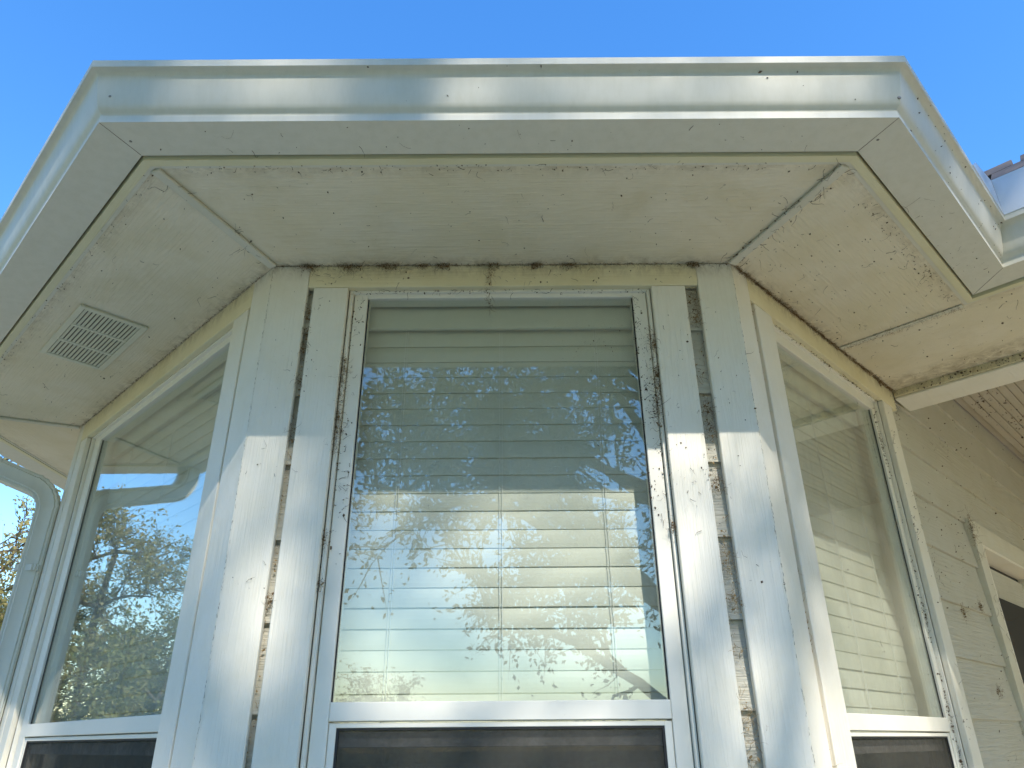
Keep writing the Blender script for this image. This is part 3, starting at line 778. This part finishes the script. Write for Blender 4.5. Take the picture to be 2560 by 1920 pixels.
# brown fuzzy dust along joints
B = Bits()
def fuzz(i, x0, x1, o, n, amp=1.0, seed=3):
    for _ in range(n):
        x = rg.uniform(x0, x1)
        w = .35+.65*abs(math.sin(x*23+seed)*math.sin(x*61+seed*2))
        p = fl(i, x, o+abs(rg.normal())*.004*amp*w, H-abs(rg.normal())*.007*amp*w)
        d = FR[i].to_3x3() @ Vector((rg.normal(), rg.normal()*.6, -.5*abs(rg.normal())))
        B.strand(p, d, rg.uniform(.006, .02)*amp, .00055, 1.2, 4)
fuzz(3, .02, 1.12, .0015, 1300, 1.0); fuzz(2, fx(-.58), fx(.58), .0015, 420, .7); fuzz(1, lx(1.5), lx(.05), .0015, 360, .6)
for _ in range(260):
    s_ = rg.uniform(.02, .36); p = rw(SEAM+rg.normal()*.007, s_)
    B.strand((p.x, p.y, H-.004), (rg.normal(), rg.normal(), -.2), .012, .0005, 1.2, 4)
tag(put('joint_dust', B.mesh('dust'), M['web']), 'brown web dust packed along the joint of soffit and header boards', 'dust', kind='stuff')
# cobweb clumps that can be told apart
def clump(i, x, o, z, w, h, n, label, group, mat='web', hang=0):
    b = Bits(); p0 = fl(i, x, o, z)
    inv = Matrix.Translation(p0).inverted()
    for _ in range(n):
        a = rg.normal(size=3)*.42; q = FR[i].to_3x3() @ Vector((a[0]*w, -abs(a[1])*.012, a[2]*h))
        d = FR[i].to_3x3() @ Vector((rg.normal(), -.3*abs(rg.normal()), rg.normal()-hang))
        b.strand(q, d, rg.uniform(.3, 1)*max(w, h)*.6, rg.uniform(.0002, .0006), 1.4)
    for _ in range(n//4):
        a = rg.normal(size=3)*.3; q = FR[i].to_3x3() @ Vector((a[0]*w, -abs(a[1])*.010, a[2]*h))
        b.speck(q, rg.uniform(.0012, .0035))
    o_ = put('cobweb_clump', b.mesh('clump'), M[mat], Matrix.Translation(p0)); tag(o_, label, 'cobweb', group)
g1 = 'cobweb clumps along the soffit joint'
for x, w, h in ((-.505, .022, .02), (-.395, .03, .025), (-.296, .028, .018), (-.21, .022, .016), (-.155, .022, .014), (-.02, .016, .026), (.175, .022, .022), (.50, .02, .012), (.09, .02, .012)):
    clump(2, fx(x), .003, H-.009, w*rg.uniform(.8, 1.8), h*rg.uniform(.6, 1.1), 70, 'small brown cobweb clump caught where soffit meets the front header board', g1)
clump(2, fx(-.033), .004, H-.035, .010, .05, 34, 'long brown cobweb clump hanging down the middle of the front header board', None, hang=1)
clump(2, fx(-.035), -.012, ZC+1.035, .010, .05, 24, 'dark cobweb dangling from the window head over the front glass', None, hang=1.2)
g2 = 'cobweb clumps in the frame groove'
for x, z, h in ((-.392, .83, .06), (-.392, .76, .07), (-.394, .70, .03), (-.394, .655, .065), (-.397, .41, .03), (-.397, .31, .02)):
    clump(2, fx(x), -.016, ZC+z, .012, h, 54, 'dark cobweb clump in the frame groove beside the left casing board', g2)
for x, z, h in ((.377, .77, .05), (.377, .90, .06), (.377, .82, .03), (.372, .71, .07), (.378, .43, .02)):
    clump(2, fx(x), -.016, ZC+z, .012, h, 50, 'dark cobweb clump in the frame groove beside the right casing board', g2)
g3 = 'nest clumps in the board gaps'
for x, z, h in ((.488, 1.02, .04), (.490, .965, .05), (.488, .72, .035), (.490, .665, .045), (.488, .53, .04)):
    clump(2, fx(x), -.008, ZC+z, .022, h, 60, 'dark brown nest clump in the board gap right of the front window', g3)
for z, h in ((.36, .06), (.27, .05), (.035, .06)):
    clump(2, fx(.488), -.008, ZC+z, .022, h, 50, 'tan straw nest clump in the board gap right of the front window', g3, 'straw')
for z, h in ((.985, .03), (.93, .03), (.88, .035), (.79, .03), (.665, .05), (.27, .03)):
    clump(2, fx(-.494), -.008, ZC+z, .014, h, 44, 'dark nest clump in the narrow board gap left of the front window', g3)
clump(3, 1.30, -.008, ZC+.375, .03, .035, 70, 'brown web clump dangling on the porch siding below a thread', None)
clump(3, 1.52, -.008, ZC+.42, .02, .025, 70, 'small dark web clump on the porch siding near the door casing', None)
clump(3, 1.46, -.008, ZC+.14, .03, .03, 60, 'dark web clump low on the porch siding', None)
clump(3, 1.70, -.006, ZC+.73, .02, .10, 60, 'stringy cobweb hanging at the top corner of the door casing', None, hang=1)
clump(3, .985, .004, H-.012, .03, .02, 60, 'brown cobweb clump at the corner of porch beam and window header', None)
# ------------------------------------------------------------------ trees and shrubs
def tube(vs, fs, pts, rads, sides=6):
    n0 = len(vs); P = [np.array(p, float) for p in pts]
    for k, p in enumerate(P):
        d = P[min(k+1, len(P)-1)]-P[max(k-1, 0)]; d /= np.linalg.norm(d)+1e-9
        a = np.cross(d, [.21, .37, .9] if abs(d[2]) < .9 else [1, .1, .2]); a /= np.linalg.norm(a); b = np.cross(d, a)
        for q in range(sides):
            an = 2*math.pi*q/sides; vs.append(tuple(p+(a*math.cos(an)+b*math.sin(an))*rads[k]))
    for k in range(len(P)-1):
        for q in range(sides):
            a_, b_ = n0+k*sides+q, n0+k*sides+(q+1) % sides; fs.append((a_, b_, b_+sides, a_+sides))
def limb_path(r, a, b, n, wob):
    a, b = np.array(a, float), np.array(b, float); L = np.linalg.norm(b-a); pts = []
    off = np.zeros(3)
    for k in range(n+1):
        f = k/n; pts.append(a+(b-a)*f+off+np.array([0, 0, .10*L*math.sin(f*math.pi)])*(1 if wob > 0 else 0))
        off = off+r.normal(size=3)*wob*L/n
    return pts
def tree(name, label, cat, base, trunk, limbs, leaf, seed, bark='bark', sub=9, twig=7, lpt=22, l1=1.2, l2=.55, leafsize=.065, r0=.16, upb=.25, spread=.9, keep=None, group=None):
    """trunk = list of points from the base; limbs = [(start index on trunk, end point)] ; leaves sit along the twigs"""
    r = np.random.default_rng(seed); vs, fs = [], []
    base = np.array(base, float)
    tp = [base+np.array(p) for p in trunk]
    tube(vs, fs, tp, [r0*(1-.6*k/(len(tp)-1)) for k in range(len(tp))], 10)
    lc, ld = [], []
    for (k0, end) in limbs:
        st = tp[k0]; pts = limb_path(r, st, base+np.array(end), 7, .10)
        ra = r0*.45*(1-.25*k0/len(tp)); tube(vs, fs, pts, [ra*(1-.85*k/7) for k in range(8)], 7)
        for s in range(sub):
            f = r.uniform(.22, 1.0); k = min(int(f*7), 6); p = pts[k]+(pts[k+1]-pts[k])*(f*7-k)
            d = pts[-1]-pts[0]; d = d/np.linalg.norm(d)+r.normal(size=3)*spread+np.array([0, 0, upb]); d /= np.linalg.norm(d)
            L = l1*r.uniform(.5, 1.25)*(1.1-.4*f)
            bp = limb_path(r, p, p+d*L, 5, .16); tube(vs, fs, bp, [ra*.32*(1-.8*q/5) for q in range(6)], 5)
            for w in range(twig):
                g_ = r.uniform(.2, 1); kk = min(int(g_*5), 4); q = bp[kk]+(bp[kk+1]-bp[kk])*(g_*5-kk)
                e = d+r.normal(size=3)*1.0; e /= np.linalg.norm(e); e[2] -= .12
                T = l2*r.uniform(.5, 1.3)
                tube(vs, fs, [q, q+e*T*.5+r.normal(size=3)*.03, q+e*T], [ra*.10+.002, ra*.07+.0015, .001], 3)
                n = r.poisson(lpt)
                if keep is not None: n = int(n*keep(q+e*T*.5, r))
                t_ = r.uniform(.1, 1.08, n)[:, None]
                c_ = q+e*T*t_+r.normal(size=(n, 3))*leafsize*.8
                lc.append(c_); ld.append(e+r.normal(size=(n, 3))*.9)
    me = mesh('trunk', vs, fs, True)
    C_ = np.concatenate(lc); D = np.concatenate(ld); D /= np.linalg.norm(D, axis=1)[:, None]
    n = len(C_)
    up_ = r.normal(size=(n, 3))+np.array([0, 0, .8]); sdv = np.cross(D, up_); sdv /= np.linalg.norm(sdv, axis=1)[:, None]+1e-9
    nn = np.cross(sdv, D)
    sz = leafsize*r.uniform(.6, 1.35, n)[:, None]
    V = np.stack([C_-D*sz*.5, C_+sdv*sz*.27+nn*sz*.06, C_+D*sz*.55, C_-sdv*sz*.27+nn*sz*.06], 1).reshape(-1, 3)
    lm = bpy.data.meshes.new('crown'); lm.vertices.add(4*n); lm.vertices.foreach_set('co', V.ravel())
    idx = np.arange(4*n).reshape(n, 4); tri = np.concatenate([idx[:, [0, 1, 2]], idx[:, [0, 2, 3]]], 1).reshape(-1)
    lm.loops.add(6*n); lm.loops.foreach_set('vertex_index', tri.astype(np.int32))
    lm.polygons.add(2*n); lm.polygons.foreach_set('loop_start', np.arange(0, 6*n, 3, dtype=np.int32))
    lm.update(calc_edges=True); lm.validate()
    root = empty(name, tuple(base)); tag(root, label, cat, group)
    put('trunk', me, M[bark], None, root); put('crown', lm, M[leaf], None, root)
    return root
r_ = random.Random(4)
def crown_limbs(nl, tn, rad_, z0, z1, cx=0, cy=0, kmin=1):
    out = []
    for k in range(nl):
        a = 2*math.pi*(k+r_.uniform(-.3, .3))*.382*2.618/nl*1.0+r_.uniform(0, .4)
        z = z0+(z1-z0)*(k+.5)/nl; fr_ = (z-z0)/(z1-z0); R = rad_*math.sqrt(max(.12, 1-(2*fr_-.75)**2*.6))*r_.uniform(.75, 1.05)
        a = k*2.399+r_.uniform(-.3, .3)
        out.append((min(tn-1, kmin+int(fr_*(tn-kmin))), (cx+math.cos(a)*R, cy+math.sin(a)*R, z)))
    return out
#OAK
oak_base = (2.9, -10.4, 0)
def oak_keep(p, r):
    if p[2] > (8.3 if p[1] < -8.5 else 6.8):            # upper crown: separate leaf clumps with sky between
        k = np.floor(p/.30).astype(int)+7; hsh = (int(k[0])*73856093 ^ int(k[1])*19349663 ^ int(k[2])*83492791) % 1000
        return 3.0 if hsh < 46 else .0
    return .62
tree('oak_tree', 'broad green oak tree standing across the patio, mirrored in the front window', 'tree', oak_base,
     [(0, 0, 0), (-.1, 0, 1.6), (-.05, .05, 3.0), (.1, .1, 4.8), (.0, .2, 6.8), (.1, .3, 8.8), (.1, .3, 10.6)],
     [(1, (-3.4, .1, 3.3)), (2, (-5.2, -.4, 6.4)), (3, (-5.0, .3, 7.0)), (4, (-3.4, .5, 7.9)), (3, (-4.4, -.8, 5.2)), (4, (-1.6, .5, 8.0))]+crown_limbs(17, 7, 4.3, 3.6, 12.6, -1.5, .4, 2),
     'leaf_oak', 21, sub=19, twig=11, lpt=27, l1=1.75, l2=.8, leafsize=.10, r0=.24, keep=oak_keep)
#SMALL
tree('autumn_tree', 'slender autumn tree with tan leaves mirrored in the wide window', 'tree', (-8.9, 4.75, 0),
     [(0, 0, 0), (.05, 0, .9), (0, .1, 1.6), (.1, .1, 2.4), (.05, .1, 3.1), (.1, 0, 3.8)],
     crown_limbs(14, 6, 1.3, 1.0, 3.9), 'leaf_autumn', 31, sub=11, twig=9, lpt=16, l1=.75, l2=.42, leafsize=.05, r0=.08, upb=.6, spread=.7)
tree('autumn_tree', 'pinkish autumn tree seen past the downspout elbow', 'tree', (-6.3, 6.1, 0),
     [(0, 0, 0), (.05, 0, .9), (0, .1, 1.9), (.1, .1, 3.0), (.05, .1, 3.9)],
     crown_limbs(12, 5, 1.6, 1.0, 4.6), 'leaf_autumn', 32, sub=11, twig=9, lpt=16, l1=.75, l2=.42, leafsize=.05, r0=.08, upb=.5, spread=.7)
for k, (x, y, h, w, lab) in enumerate(((-7.6, 3.3, 2.5, 1.1, 'olive leafy shrub, the lower one in front of the slender autumn tree'),
                                       (-8.2, 5.9, 2.7, 1.3, 'tall olive shrub on the house side of the slender autumn tree'),
                                       (-10.2, 4.2, 2.9, 1.5, 'large olive shrub rising behind the slender autumn tree'),
                                       (-10.0, 6.6, 3.4, 1.5, 'round olive shrub beyond the tall olive shrub'),
                                       (-6.6, 8.6, 3.2, 1.6, 'dense olive shrub behind the pinkish autumn tree'),
                                       (-9.0, 9.5, 3.8, 1.8, 'big olive shrub farthest down the garden'))):
    tree('leafy_shrub', lab, 'shrub', (x, y, 0), [(0, 0, 0), (0, 0, .4), (.05, 0, .9), (0, .05, h*.5), (0, 0, h*.75)],
         crown_limbs(13, 5, w, .35, h), 'leaf_olive', 40+k, sub=11, twig=9, lpt=20, l1=.6, l2=.35, leafsize=.05, r0=.06, upb=.4, spread=.9, group='shrubs left of the house')
for k, (x, y, h) in enumerate(((-2.6, -14.5, 2.6), (-4.4, -13.5, 2.3))):
    tree('garden_shrub', ['garden shrub across the patio, peeking over the front window sill in reflection', 'second garden shrub across the patio, farther from the oak'][k], 'shrub', (x, y, 0), [(0, 0, 0), (0, 0, .4), (.05, 0, .9), (0, .05, h*.6)],
         crown_limbs(10, 4, 1.2, .5, h), 'leaf_olive', 60+k, sub=8, twig=6, lpt=12, l1=.6, l2=.4, leafsize=.06, r0=.06, upb=.7, spread=.6, group='shrubs across the patio')

# tall trees added out of view, to cut blue sky fill on the house
proto = tree('sky_block_tree', 'unseen tall green tree added beyond the oak to block the low sky', 'tree', (9.5, -18.5, 0),
     [(0, 0, 0), (0, .1, 2), (.1, 0, 4), (0, 0, 6.5), (.1, .1, 9)], crown_limbs(15, 5, 3.6, 2.0, 11.5), 'leaf_oak', 77,
     sub=10, twig=6, lpt=15, l1=1.6, l2=.9, leafsize=.20, r0=.25, group='unseen trees added to block sky fill')
for (x, y, a, sc) in ((14.5, -14, 1.1, 1.0), (-9.5, -18, .6, 1.0), (-14, -13, 3.9, .95), (-20, -9, 5.0, 1.0)):
    rt_ = proto.copy(); COL.objects.link(rt_); rt_.location = (x, y, 0); rt_.rotation_euler = (0, 0, a); rt_.scale = (sc, sc, sc)
    for ch in proto.children:
        cc_ = ch.copy(); COL.objects.link(cc_); cc_.parent = rt_; cc_.matrix_parent_inverse = WM[proto.name].inverted()
